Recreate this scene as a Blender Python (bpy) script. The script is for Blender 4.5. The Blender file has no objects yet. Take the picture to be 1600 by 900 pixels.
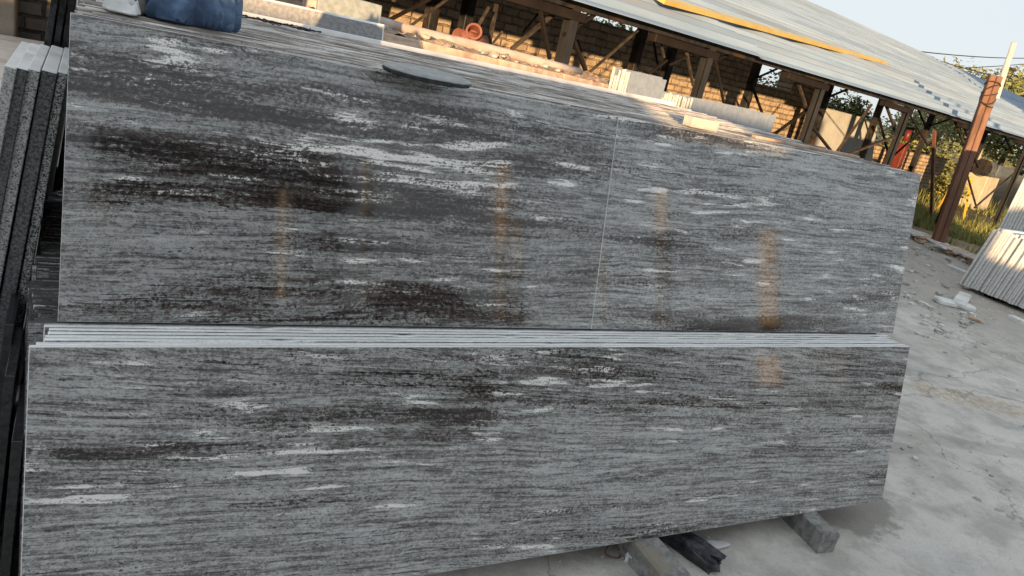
import bpy, bmesh, math, random
from mathutils import Vector, Matrix, noise
R = math.radians
rnd = random.Random(7)
S = bpy.context.scene
COL = S.collection

# ------------------------------------------------------------------ camera
CAM_H = 1.626
RX = Vector((0.86656376, 0.03837338, 0.49758892))      # rows: world X, Y, Z in camera space (x right, y down, z forward)
RY = Vector((-0.44903372, -0.37516839, 0.81093612))
RZ = Vector((0.217798, -0.92616206, -0.30787639))
FPX = 1180.0
cam_d = bpy.data.cameras.new('camera')
cam_d.sensor_fit = 'HORIZONTAL'; cam_d.sensor_width = 36; cam_d.lens = 36 * FPX / 1600
cam_d.clip_start = .05; cam_d.clip_end = 3000
cam = bpy.data.objects.new('camera', cam_d); COL.objects.link(cam)
cam.matrix_world = Matrix(((RX.x, -RX.y, -RX.z, 0), (RY.x, -RY.y, -RY.z, 0), (RZ.x, -RZ.y, -RZ.z, CAM_H), (0, 0, 0, 1)))
S.camera = cam

# ------------------------------------------------------------------ sky and sun
SUN_H = Vector((-0.554, -0.831)); SUN_H.normalize()
SUN_EL = math.atan(0.058)
w = bpy.data.worlds.new('World'); S.world = w; w.use_nodes = True
nt = w.node_tree
sky = nt.nodes.new('ShaderNodeTexSky'); sky.sky_type = 'NISHITA'; sky.sun_disc = False
sky.sun_elevation = SUN_EL + R(4); sky.sun_rotation = math.atan2(SUN_H.x, SUN_H.y)
sky.air_density = 1.0; sky.dust_density = 1.2; sky.ozone_density = 1.0
gm = nt.nodes.new('ShaderNodeGamma'); gm.inputs[1].default_value = .06       # thin even haze: flattens the sky's own range
tn = nt.nodes.new('ShaderNodeMix'); tn.data_type = 'RGBA'; tn.blend_type = 'MULTIPLY'; tn.inputs[0].default_value = 1
tn.inputs[7].default_value = (.93, 1.0, 1.055, 1)
nt.links.new(sky.outputs[0], gm.inputs[0]); nt.links.new(gm.outputs[0], tn.inputs[6])
nt.links.new(tn.outputs[2], nt.nodes['Background'].inputs[0])
nt.nodes['Background'].inputs[1].default_value = .15
sun_d = bpy.data.lights.new('sun', 'SUN'); sun_d.energy = 2.0; sun_d.angle = R(.6); sun_d.color = (1, .66, .34)
sun = bpy.data.objects.new('sun', sun_d); COL.objects.link(sun)
sv = Vector((SUN_H.x * math.cos(SUN_EL), SUN_H.y * math.cos(SUN_EL), math.sin(SUN_EL)))
sun.rotation_euler = sv.to_track_quat('Z', 'Y').to_euler()
S.view_settings.view_transform = 'Standard'; S.view_settings.look = 'None'
S.view_settings.exposure = 2.4; S.view_settings.gamma = 1.0; S.view_settings.use_curve_mapping = False

# ------------------------------------------------------------------ pixel -> world helpers (camera ray meets a real plane)
def ray(px, py):
    c = Vector(((px - 800) / FPX, (py - 450) / FPX, 1))
    return Vector((RX.dot(c), RY.dot(c), RZ.dot(c)))
O = Vector((0, 0, CAM_H))
def at_y(px, py, y): r = ray(px, py); return O + r * (y / r.y)
def at_z(px, py, z): r = ray(px, py); return O + r * ((z - CAM_H) / r.z)
DV = Vector((.9660107, .25850207, 0)); MV = Vector((-.25850207, .9660107, 0))   # the shed's long and cross directions
def at_m(px, py, m): r = ray(px, py); return O + r * (m / r.dot(MV))
def sm(s, m, z=0): return DV * s + MV * m + Vector((0, 0, z))
SHED_ROT = math.atan2(DV.y, DV.x)

# ------------------------------------------------------------------ node helper
class NT:
    def __init__(s, name):
        s.m = bpy.data.materials.new(name); s.m.use_nodes = True
        s.t = s.m.node_tree; s.b = s.t.nodes['Principled BSDF']
    def n(s, typ, props=None, **ins):
        nd = s.t.nodes.new(typ)
        for k, v in (props or {}).items(): setattr(nd, k, v)
        for k, v in ins.items():
            key = int(k[1:]) if k[0] == '_' and k[1:].isdigit() else k.replace('_', ' ')
            s.set(nd.inputs[key], v)
        return nd
    def set(s, inp, v):
        if isinstance(v, bpy.types.NodeSocket): s.t.links.new(v, inp)
        elif isinstance(v, bpy.types.Node): s.t.links.new(v.outputs[0], inp)
        elif isinstance(v, (tuple, list)) and inp.type == 'RGBA' and len(v) == 3: inp.default_value = (*v, 1)
        else: inp.default_value = v
    def math(s, op, a, b=0., c=0., clamp=False):
        return s.n('ShaderNodeMath', {'operation': op, 'use_clamp': clamp}, _0=a, _1=b, _2=c).outputs[0]
    def vmath(s, op, a, b=(0, 0, 0)):
        return s.n('ShaderNodeVectorMath', {'operation': op}, _0=a, _1=b).outputs[0]
    def noise(s, vec, scale=1., detail=4., rough=.55, dist=0.):
        return s.n('ShaderNodeTexNoise', Vector=vec, Scale=scale, Detail=detail, Roughness=rough, Distortion=dist)
    def step(s, v, a, b):
        return s.n('ShaderNodeMapRange', {'interpolation_type': 'SMOOTHSTEP'}, Value=v, From_Min=a, From_Max=b).outputs[0]
    def mix(s, f, a, b, mode='MIX'):
        nd = s.t.nodes.new('ShaderNodeMix'); nd.data_type = 'RGBA'; nd.blend_type = mode
        s.set(nd.inputs[0], f); s.set(nd.inputs[6], a); s.set(nd.inputs[7], b)
        return nd.outputs[2]
    def coord(s, which='Object'): return s.t.nodes.new('ShaderNodeTexCoord').outputs[which]
    def random(s): return s.t.nodes.new('ShaderNodeObjectInfo').outputs['Random']
    def out(s, color=None, rough=None, metal=None, bump=None, bump_d=.01, bump_s=.5, spec=None, ior=None):
        if color is not None: s.set(s.b.inputs['Base Color'], color)
        if rough is not None: s.set(s.b.inputs['Roughness'], rough)
        if metal is not None: s.set(s.b.inputs['Metallic'], metal)
        if spec is not None: s.set(s.b.inputs['Specular IOR Level'], spec)
        if ior is not None: s.set(s.b.inputs['IOR'], ior)
        if bump is not None:
            bp = s.n('ShaderNodeBump', Height=bump, Distance=bump_d, Strength=bump_s)
            s.t.links.new(bp.outputs[0], s.b.inputs['Normal'])
        return s.m

def simple(name, c1, c2, scale=8., rough=.7, metal=0., bump=.004, detail=6., stretch=(1, 1, 1), c3=None, per_obj=0., spec=None):
    k = NT(name)
    p = k.vmath('MULTIPLY', k.coord(), stretch)
    if per_obj:
        p = k.vmath('ADD', p, k.n('ShaderNodeCombineXYZ', X=k.math('MULTIPLY', k.random(), 31.), Y=k.math('MULTIPLY', k.random(), 17.), Z=0.))
    n1 = k.noise(p, scale, detail, .6).outputs[0]
    col = k.mix(k.step(n1, .3, .7), c1, c2)
    if c3 is not None:
        n2 = k.noise(p, scale * .35, 5, .65).outputs[0]
        col = k.mix(k.step(n2, .52, .66), col, c3)
    if per_obj:
        v = k.math('ADD', k.math('MULTIPLY', k.random(), per_obj), 1 - per_obj * .5)
        col = k.mix(1., col, k.n('ShaderNodeCombineColor', Red=v, Green=v, Blue=v), 'MULTIPLY')
    return k.out(col, rough, metal, n1 if bump else None, bump, .6, spec=spec)

def granite(name, off=(0, 0, 0), tilt=0., darks=(), whites=(), per_obj=False, rough=.055, gain=1., wthr=.0, dthr=.0):
    k = NT(name)
    p0 = k.coord()
    p = k.vmath('ADD', p0, off)
    if per_obj:
        r = k.random()
        p = k.vmath('ADD', p, k.n('ShaderNodeCombineXYZ', X=k.math('MULTIPLY', r, 57.), Y=0., Z=k.math('MULTIPLY', r, 23.)))
    if tilt: p = k.n('ShaderNodeMapping', Vector=p, Rotation=(0, R(tilt), 0)).outputs[0]
    w1 = k.vmath('SUBTRACT', k.noise(k.vmath('MULTIPLY', p, (1., 1, 2.2)), 1.5, 3, .5).outputs['Color'], (.5, .5, .5))
    w2 = k.vmath('SUBTRACT', k.noise(k.vmath('MULTIPLY', p, (1., 1, 2.)), 9, 3, .55).outputs['Color'], (.5, .5, .5))
    q = k.vmath('ADD', p, k.vmath('MULTIPLY', w1, (.16, 0, .055)))
    q = k.vmath('ADD', q, k.vmath('MULTIPLY', w2, (.035, 0, .007)))
    def st(sx, sz, o=(0, 0, 0)): return k.vmath('ADD', k.vmath('MULTIPLY', q, (sx, 1, sz)), o)
    def dev(v, a): return k.math('MULTIPLY', k.math('SUBTRACT', v, .5), a)
    def add(*a):
        r = a[0]
        for x in a[1:]: r = k.math('ADD', r, x)
        return r
    band = k.noise(st(1.2, 17), 1., 7, .62).outputs[0]
    thin = k.noise(st(7, 95, (3, 1, 2)), 1., 8, .68).outputs[0]
    long = k.noise(st(2.2, 78, (6, 2, 6)), 1., 8, .66).outputs[0]
    hair = k.noise(st(13, 170, (5, 1, 7)), 1., 4, .65).outputs[0]
    wisp = k.noise(st(4.0, 34, (9, 3, 4)), 1., 6, .55).outputs[0]
    mott = add(k.math('MULTIPLY', k.noise(st(78, 118), 1., 5, .72).outputs[0], .72), k.math('MULTIPLY', k.noise(st(20, 62, (1, 9, 2)), 1., 4, .6).outputs[0], .28))
    mott2 = k.noise(st(160, 230, (4, 4, 0)), 1., 4, .75).outputs[0]
    macro = k.noise(st(.8, 3.4, (1, 5, 3)), 1., 3, .5).outputs[0]
    macro2 = k.noise(st(1.1, 4.8, (7, 2, 9)), 1., 3, .5).outputs[0]
    dens = add(k.math('MULTIPLY', band, .6), k.math('MULTIPLY', long, .4), dev(macro, .42), dev(macro2, .15))
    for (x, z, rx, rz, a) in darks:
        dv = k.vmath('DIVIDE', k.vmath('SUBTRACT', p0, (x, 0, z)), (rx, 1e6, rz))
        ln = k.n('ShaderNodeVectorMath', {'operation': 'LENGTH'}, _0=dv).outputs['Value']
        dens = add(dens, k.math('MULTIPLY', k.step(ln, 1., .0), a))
    # grey ground mass, finely streaked along the grain
    g = gain
    cell = k.n('ShaderNodeSeparateColor', Color=k.n('ShaderNodeTexVoronoi', Vector=st(105, 150), Scale=1.).outputs['Color']).outputs[0]
    tone = add(long, dev(thin, .6), dev(hair, .4), dev(mott2, .8), dev(mott, .35), dev(cell, .16), dev(macro2, .3), k.math('MULTIPLY', k.math('SUBTRACT', .5, dens), .35))
    col = k.mix(k.step(tone, .30, .68), (.088 * g, .085 * g, .082 * g), (.345 * g, .348 * g, .342 * g))
    # pale bluish-white veils
    col = k.mix(k.math('MULTIPLY', k.step(add(wisp, dev(thin, .6), dev(mott2, .4)), .54, .66), .35), col, (.52 * g, .53 * g, .525 * g))
    # chalky white cores of the veils
    ws = add(wisp, dev(long, .22), dev(macro, .5), dev(mott, .22), dev(mott2, .2), dev(band, .25))
    for (x, z, rx, rz, a) in whites:
        dv = k.vmath('DIVIDE', k.vmath('SUBTRACT', p0, (x, 0, z)), (rx, 1e6, rz))
        ln = k.n('ShaderNodeVectorMath', {'operation': 'LENGTH'}, _0=dv).outputs['Value']
        ws = add(ws, k.math('MULTIPLY', k.step(ln, 1., .1), a))
    col = k.mix(k.math('MULTIPLY', k.step(ws, .605 + wthr, .64 + wthr), .96), col, k.mix(mott2, (.72, .70, .66), (.92, .91, .88)))
    # dark brown mottles: sparse everywhere, crowding into bands
    dk = add(mott, dev(mott2, .5), k.math('MULTIPLY', k.step(dens, .46 + dthr, .64 + dthr), .165), dev(hair, -.3), dev(long, -.35))
    md = k.step(dk, .595, .63)
    col = k.mix(k.math('MULTIPLY', md, .9), col, k.mix(k.step(mott2, .42, .6), (.010, .008, .008), (.075, .047, .039)))
    # thin black threads
    col = k.mix(k.math('MULTIPLY', k.step(add(hair, dev(thin, -.5), dev(long, -.5), dev(mott2, .5)), .60, .65), .75), col, (.02, .018, .018))
    # smooth black streaks in the thick of the bands
    bs = k.step(add(dens, dev(long, .9), dev(thin, .5), dev(mott, .5), dev(hair, .3)), .60 + dthr, .68 + dthr)
    col = k.mix(k.math('MULTIPLY', bs, .85), col, (.012, .010, .010))
    # scattered garnets
    vo = k.n('ShaderNodeTexVoronoi', Vector=st(62, 98), Scale=1., Randomness=1.)
    sel = k.n('ShaderNodeSeparateColor', Color=vo.outputs['Color']).outputs[0]
    spk = k.math('MULTIPLY', k.step(add(vo.outputs['Distance'], dev(mott2, .4)), .34, .2), k.math('MULTIPLY', k.step(sel, .62, .74), k.step(band, .44, .58)))
    col = k.mix(k.math('MULTIPLY', spk, .8), col, (.045, .024, .02))
    rr = add(rough - .03, k.math('MULTIPLY', k.noise(p, 3., 4, .6).outputs[0], .06))
    return k.out(col, rr, 0., spec=.5, ior=1.58)

def edge_mat(name, c1, c2, c3, stain=.5):
    k = NT(name)
    p = k.vmath('ADD', k.coord(), k.n('ShaderNodeCombineXYZ', X=k.math('MULTIPLY', k.random(), 71.), Y=k.math('MULTIPLY', k.random(), 13.), Z=0.))
    a = k.noise(k.vmath('MULTIPLY', p, (5, 60, 60)), 1., 5, .65).outputs[0]
    b = k.noise(k.vmath('MULTIPLY', p, (1.7, 30, 30)), 1., 4, .6).outputs[0]
    c = k.noise(p, 90, 3, .6).outputs[0]
    col = k.mix(k.step(a, .38, .62), c1, c2)
    col = k.mix(k.math('MULTIPLY', k.step(b, .5, .62), stain), col, c3)
    col = k.mix(k.math('MULTIPLY', k.step(c, .45, .7), .25), col, c3)
    return k.out(col, .85, 0., c, .001, .5)

# ------------------------------------------------------------------ mesh helper
def rough_block(b, size, seed, n=5, amp=.2, mi=0):
    r = bmesh.ops.create_cube(b.bm, size=2); es = list({e for v in r['verts'] for e in v.link_edges})
    bmesh.ops.subdivide_edges(b.bm, edges=es, cuts=n, use_grid_fill=True)
    for v in b.bm.verts:
        c = v.co.copy()
        d = Vector((noise.noise(c * 1.1 + Vector((seed, 0, 3))), noise.noise(c * 1.1 + Vector((3, seed, 0))), noise.noise(c * 1.1 + Vector((0, 5, seed)))))
        e = noise.noise(c * 3.1 + Vector((seed, seed, 0)))
        v.co = c * (1 + .25 * amp * e) + d * amp * 1.6
        v.co = Vector((v.co.x * size[0], v.co.y * size[1], max(0, (v.co.z * .9 + .85) * size[2])))
class MB:
    def __init__(s): s.bm = bmesh.new()
    def face(s, pts, mi=0):
        f = s.bm.faces.new([s.bm.verts.new(p) for p in pts]); f.material_index = mi; return f
    def hexa(s, c, mi=0, bevel=0., seg=1):
        """c: eight corners, bottom ring then top ring."""
        v = [s.bm.verts.new(p) for p in c]
        fs = []
        for idx in ((3, 2, 1, 0), (4, 5, 6, 7), (0, 1, 5, 4), (1, 2, 6, 5), (2, 3, 7, 6), (3, 0, 4, 7)):
            f = s.bm.faces.new([v[i] for i in idx]); f.material_index = mi; fs.append(f)
        if bevel:
            es = list({e for f in fs for e in f.edges})
            bmesh.ops.bevel(s.bm, geom=es, offset=bevel, segments=seg, affect='EDGES', profile=.6)
        return v
    def box(s, lo, hi, mi=0, bevel=0., mat=None, seg=1):
        x0, y0, z0 = lo; x1, y1, z1 = hi
        c = [Vector(p) for p in ((x0, y0, z0), (x1, y0, z0), (x1, y1, z0), (x0, y1, z0), (x0, y0, z1), (x1, y0, z1), (x1, y1, z1), (x0, y1, z1))]
        if mat is not None: c = [mat @ p for p in c]
        s.hexa(c, mi, bevel, seg)
    def bar(s, p, q, wd, ht, mi=0, up=None, bevel=0.):
        p = Vector(p); q = Vector(q); d = (q - p); L = d.length; d.normalize()
        up = Vector(up) if up else Vector((0, 0, 1))
        if abs(d.dot(up)) > .98: up = MV.copy()
        a = d.cross(up); a.normalize(); b = a.cross(d)
        a *= wd / 2; b *= ht / 2
        s.hexa([p - a - b, p + a - b, q + a - b, q - a - b, p - a + b, p + a + b, q + a + b, q - a + b], mi, bevel)
    def tube(s, pts, r, n=8, mi=0, cap=True):
        pts = [Vector(p) for p in pts]; rings = []
        rs = r if isinstance(r, (list, tuple)) else [r] * len(pts)
        for i, p in enumerate(pts):
            d = (pts[min(i + 1, len(pts) - 1)] - pts[max(i - 1, 0)]).normalized()
            up = Vector((0, 0, 1)) if abs(d.z) < .9 else Vector((1, 0, 0))
            a = d.cross(up).normalized(); b = d.cross(a)
            rings.append([s.bm.verts.new(p + (a * math.cos(t) + b * math.sin(t)) * rs[i]) for t in [2 * math.pi * j / n for j in range(n)]])
        for r0, r1 in zip(rings, rings[1:]):
            for j in range(n):
                f = s.bm.faces.new((r0[j], r0[(j + 1) % n], r1[(j + 1) % n], r1[j])); f.material_index = mi; f.smooth = True
        if cap:
            for rg in (rings[0], rings[-1]): s.bm.faces.new(rg).material_index = mi
    def rock(s, c, size, seed, sub=2, mi=0, amp=.35):
        r = bmesh.ops.create_icosphere(s.bm, subdivisions=sub, radius=1)
        for v in r['verts']:
            d = 1 + amp * noise.noise(v.co * 1.3 + Vector((seed * 3.1, seed, 0))) + amp * .4 * noise.noise(v.co * 3.5 + Vector((seed, 0, seed)))
            v.co = Vector(c) + Vector((v.co.x * size[0], v.co.y * size[1], v.co.z * size[2])) * d
        for f in s.bm.faces:
            if f.material_index == 0 and mi: f.material_index = mi
    def build(s, name, mats, parent=None, loc=None, smooth=False, fix=True):
        if fix: bmesh.ops.recalc_face_normals(s.bm, faces=s.bm.faces[:])
        me = bpy.data.meshes.new(name)
        if loc is not None: bmesh.ops.translate(s.bm, verts=s.bm.verts[:], vec=-Vector(loc))
        s.bm.to_mesh(me); s.bm.free()
        for m in (mats if isinstance(mats, (list, tuple)) else [mats]): me.materials.append(m)
        if smooth: me.polygons.foreach_set('use_smooth', [True] * len(me.polygons))
        o = bpy.data.objects.new(name, me); COL.objects.link(o)
        if loc is not None: o.location = loc
        if parent: o.parent = parent
        return o

def tag(o, label=None, cat=None, group=None, kind=None):
    for k, v in (('label', label), ('category', cat), ('group', group), ('kind', kind or 'thing')):
        if v: o[k] = v
    return o
def empty(name, loc=(0, 0, 0), rz=0.):
    o = bpy.data.objects.new(name, None); COL.objects.link(o); o.location = loc; o.rotation_euler = (0, 0, rz); o.empty_display_size = .2
    return o
def part(mb, name, mat, parent, smooth=False):
    """build a part given in world coordinates under a thing whose empty sits anywhere"""
    o = mb.build(name, mat, smooth=smooth)
    o.parent = parent
    o.matrix_parent_inverse = (Matrix.Translation(parent.location) @ parent.rotation_euler.to_matrix().to_4x4()).inverted()
    return o

# ------------------------------------------------------------------ materials
EDGE = edge_mat('sawn_edge', (.74, .74, .73), (.88, .88, .87), (.30, .27, .24), .2)
EDGE_BROWN = edge_mat('weathered_edge', (.20, .165, .14), (.66, .63, .59), (.075, .055, .043), .75)
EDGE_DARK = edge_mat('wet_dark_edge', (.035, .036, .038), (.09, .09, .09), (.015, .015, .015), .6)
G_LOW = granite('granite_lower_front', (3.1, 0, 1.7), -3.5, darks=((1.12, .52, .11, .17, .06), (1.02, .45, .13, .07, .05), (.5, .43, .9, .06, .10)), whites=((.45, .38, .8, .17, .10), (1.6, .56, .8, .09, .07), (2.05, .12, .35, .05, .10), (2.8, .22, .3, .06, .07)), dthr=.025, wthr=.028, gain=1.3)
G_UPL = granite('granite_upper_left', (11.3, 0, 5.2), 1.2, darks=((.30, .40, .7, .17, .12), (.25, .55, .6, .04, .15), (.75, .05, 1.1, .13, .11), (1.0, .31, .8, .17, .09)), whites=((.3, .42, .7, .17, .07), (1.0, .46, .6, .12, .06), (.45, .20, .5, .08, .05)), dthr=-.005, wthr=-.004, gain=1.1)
G_UPR = granite('granite_upper_right', (11.3 + 1.5362, 0, 5.2), 1.2, darks=((.7, .02, 1.1, .11, .14), (.2, .3, .5, .1, .08)), whites=((.5, .46, .8, .10, .06), (1.1, .14, .5, .05, .05)), dthr=.025, wthr=.016, gain=1.25)
G_ANY = granite('granite_packed', (0, 0, 0), 0, per_obj=True)
M_SPECK = None
def speckle():
    k = NT('speckled_granite')
    p = k.vmath('ADD', k.coord(), k.n('ShaderNodeCombineXYZ', X=k.math('MULTIPLY', k.random(), 41.), Y=0., Z=k.math('MULTIPLY', k.random(), 29.)))
    v = k.n('ShaderNodeTexVoronoi', Vector=p, Scale=330.)
    c = k.n('ShaderNodeSeparateColor', Color=v.outputs['Color']).outputs[0]
    n1 = k.noise(p, 70, 4, .7).outputs[0]
    lev = k.math('ADD', k.math('MULTIPLY', k.random(), .22), -.1)
    f = k.math('ADD', k.math('ADD', k.math('MULTIPLY', c, .5), k.math('MULTIPLY', n1, .5)), lev)
    col = k.mix(k.step(f, .30, .40), (.03, .032, .034), (.25, .26, .26))
    col = k.mix(k.step(f, .48, .62), col, (.50, .51, .50))
    return k.out(col, .22, 0., spec=.6)
M_SPECK = speckle()
M_SPECK_D = simple('dark_speckled_granite', (.03, .032, .035), (.17, .18, .185), 130, .22, bump=0, detail=3, per_obj=.3)
M_BLACKST = simple('black_granite', (.012, .013, .014), (.04, .042, .044), 60, .2, bump=0, per_obj=.6)
M_GREYST = simple('grey_flamed_stone', (.20, .20, .205), (.33, .33, .335), 55, .75, bump=.003)
M_GREENST = simple('greenish_stone', (.22, .24, .23), (.33, .35, .34), 30, .4, bump=0)
M_WHITEST = simple('white_marble', (.62, .62, .61), (.78, .78, .77), 9, .5, bump=.001, c3=(.5, .5, .49), per_obj=.15)
M_PACKFACE = simple('pale_grey_polished_stone', (.20, .235, .28), (.27, .305, .355), 22, .35, bump=0, per_obj=.15)
M_PACKEDGE = edge_mat('pale_sawn_edge', (.56, .55, .53), (.76, .74, .71), (.28, .25, .22), .35)
M_CREAM = edge_mat('cream_stone_edge', (.68, .68, .67), (.82, .82, .81), (.40, .39, .37), .28)
M_SAND = simple('peach_sandstone', (.40, .29, .21), (.58, .45, .35), 14, .9, bump=.012, c3=(.33, .22, .16), per_obj=.35)
M_DIRT = simple('brown_rubble_dirt', (.20, .13, .09), (.40, .29, .21), 16, .95, bump=.02, c3=(.5, .4, .32))
M_BEAMC = simple('pinkish_concrete', (.42, .33, .28), (.56, .47, .41), 9, .9, bump=.006, stretch=(1, 1, 1))
M_TERRA = simple('terracotta', (.17, .058, .038), (.25, .09, .058), 12, .75, bump=.003)
M_STEELB = simple('brown_steel', (.014, .011, .010), (.022, .017, .015), 4, .6, bump=.001, spec=.1)
M_STEELG = simple('grey_weathered_steel', (.022, .023, .025), (.034, .034, .035), 4, .6, bump=.001, spec=.1)
M_STEELK = simple('black_painted_steel', (.012, .012, .013), (.035, .033, .032), 9, .5, bump=.002, c3=(.06, .035, .02), spec=.12)
M_BRACE = simple('rusty_thin_steel', (.03, .025, .022), (.085, .066, .05), 16, .7, bump=.002, c3=(.05, .035, .03), spec=.12)
M_RUST = simple('red_oxide_steel', (.14, .064, .038), (.20, .095, .056), 7, .7, bump=.004, c3=(.10, .044, .028), stretch=(2, 2, .6))
M_YELLOW = simple('yellow_plastic_sheet', (.50, .34, .08), (.60, .43, .13), 3, .5, bump=0)
M_YPAINT = simple('yellow_paint', (.55, .33, .03), (.65, .42, .06), 6, .5, bump=0)
M_REDP = simple('red_paint', (.10, .018, .012), (.17, .028, .018), 7, .45, bump=.002)
M_MACH = simple('grey_machine_paint', (.05, .065, .08), (.12, .14, .16), 8, .45, bump=.002)
M_STREAK = simple('stained_cream_paint', (.62, .45, .25), (.75, .60, .38), 3.5, .7, bump=.002, c3=(.16, .10, .06), per_obj=.3)
M_CREAMBOX = simple('cream_panel', (.36, .32, .24), (.48, .43, .33), 5, .7, bump=.002)
M_WHITEPANEL = simple('dull_white_panel', (.36, .36, .34), (.44, .44, .42), 4, .7, bump=.002)
M_LIMB = simple('bark', (.06, .045, .03), (.12, .09, .06), 12, .9, bump=.01)
M_WIRE = simple('black_cable', (.02, .02, .022), (.03, .03, .03), 5, .6, bump=0)
M_CHIP = simple('stone_chips', (.36, .35, .33), (.62, .61, .58), 9, .85, bump=.002, per_obj=.5)
M_POLE = simple('pale_concrete_pole', (.45, .42, .37), (.58, .55, .48), 6, .8, bump=.002)

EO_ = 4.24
def roof_mat():
    k = NT('galvanised_sheet')
    p = k.n('ShaderNodeMapping', Vector=k.coord(), Rotation=(0, 0, -SHED_ROT)).outputs[0]
    a = k.noise(k.vmath('MULTIPLY', p, (.30, 7., 3.)), 1., 5, .62).outputs[0]
    b = k.noise(p, 1.2, 6, .65).outputs[0]
    c = k.noise(k.vmath('MULTIPLY', p, (.05, 2.6, .5)), 1., 3, .5).outputs[0]
    d = k.noise(k.vmath('MULTIPLY', p, (.08, 15., .5)), 1., 2, .5).outputs[0]
    col = k.mix(k.step(a, .35, .65), (.185, .255, .345), (.26, .345, .445))
    col = k.mix(k.math('MULTIPLY', k.step(b, .58, .76), .35), col, (.30, .25, .20))
    col = k.mix(k.math('MULTIPLY', k.step(c, .52, .60), .25), col, (.42, .44, .46))
    col = k.mix(k.math('MULTIPLY', k.step(d, .60, .66), .35), col, (.15, .145, .14))
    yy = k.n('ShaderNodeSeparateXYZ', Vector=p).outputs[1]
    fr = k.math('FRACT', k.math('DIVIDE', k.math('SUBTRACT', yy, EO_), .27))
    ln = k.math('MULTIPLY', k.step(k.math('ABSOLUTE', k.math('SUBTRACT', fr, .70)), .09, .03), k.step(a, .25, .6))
    col = k.mix(k.math('MULTIPLY', ln, .6), col, (.17, .175, .18))      # shade painted as a dark line along each rib, to bring out the corrugation
    return k.out(col, .6, 0., b, .003, .4, spec=.3)
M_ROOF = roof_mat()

def brick_mat(name, c1, c2, cm, bw=.34, bh=.17, warp=.05, rot=0.):
    k = NT(name)
    p = k.coord()
    # wall's own axes: object x along the wall, z up
    sp = k.n('ShaderNodeSeparateXYZ', Vector=p)
    q = k.n('ShaderNodeCombineXYZ', X=sp.outputs[0], Y=sp.outputs[2], Z=0.).outputs[0]
    wv = k.vmath('SUBTRACT', k.noise(q, 4.5, 3, .6).outputs['Color'], (.5, .5, .5))
    q = k.vmath('ADD', q, k.vmath('MULTIPLY', wv, (warp * 1.6, warp, 0)))
    br = k.n('ShaderNodeTexBrick', {'offset': .5, 'squash': 1.25, 'squash_frequency': 3}, Vector=q, Color1=c1, Color2=c2, Mortar=cm, Scale=1., Mortar_Size=.016, Mortar_Smooth=.6, Bias=-.1, Brick_Width=bw, Row_Height=bh)
    n1 = k.noise(p, 5, 6, .65).outputs[0]
    n2 = k.noise(p, 34, 4, .6).outputs[0]
    col = k.mix(k.math('MULTIPLY', k.step(n1, .42, .68), .55), br.outputs['Color'], tuple(x * 1.25 for x in c2))
    col = k.mix(k.math('MULTIPLY', k.step(n2, .5, .72), .35), col, tuple(x * .6 for x in c1))
    h = k.math('ADD', k.math('MULTIPLY', k.math('SUBTRACT', 1., br.outputs['Fac']), .75), k.math('MULTIPLY', n2, .35))
    return k.out(col, .95, 0., h, .03, 1.)
M_STONEWALL = brick_mat('rough_stone_brick', (.30, .225, .15), (.47, .36, .245), (.16, .12, .085), .25, .105, .05)
M_BRICK = brick_mat('dull_brick', (.13, .10, .08), (.19, .155, .125), (.035, .03, .026), .26, .11, .03)
M_SHADEBRICK = brick_mat('shade_wall_brick', (.17, .12, .09), (.22, .16, .12), (.09, .08, .07), .24, .085, .01)
M_PILLAR = simple('tan_plaster', (.26, .215, .165), (.33, .28, .22), 6, .9, bump=.006)

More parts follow.
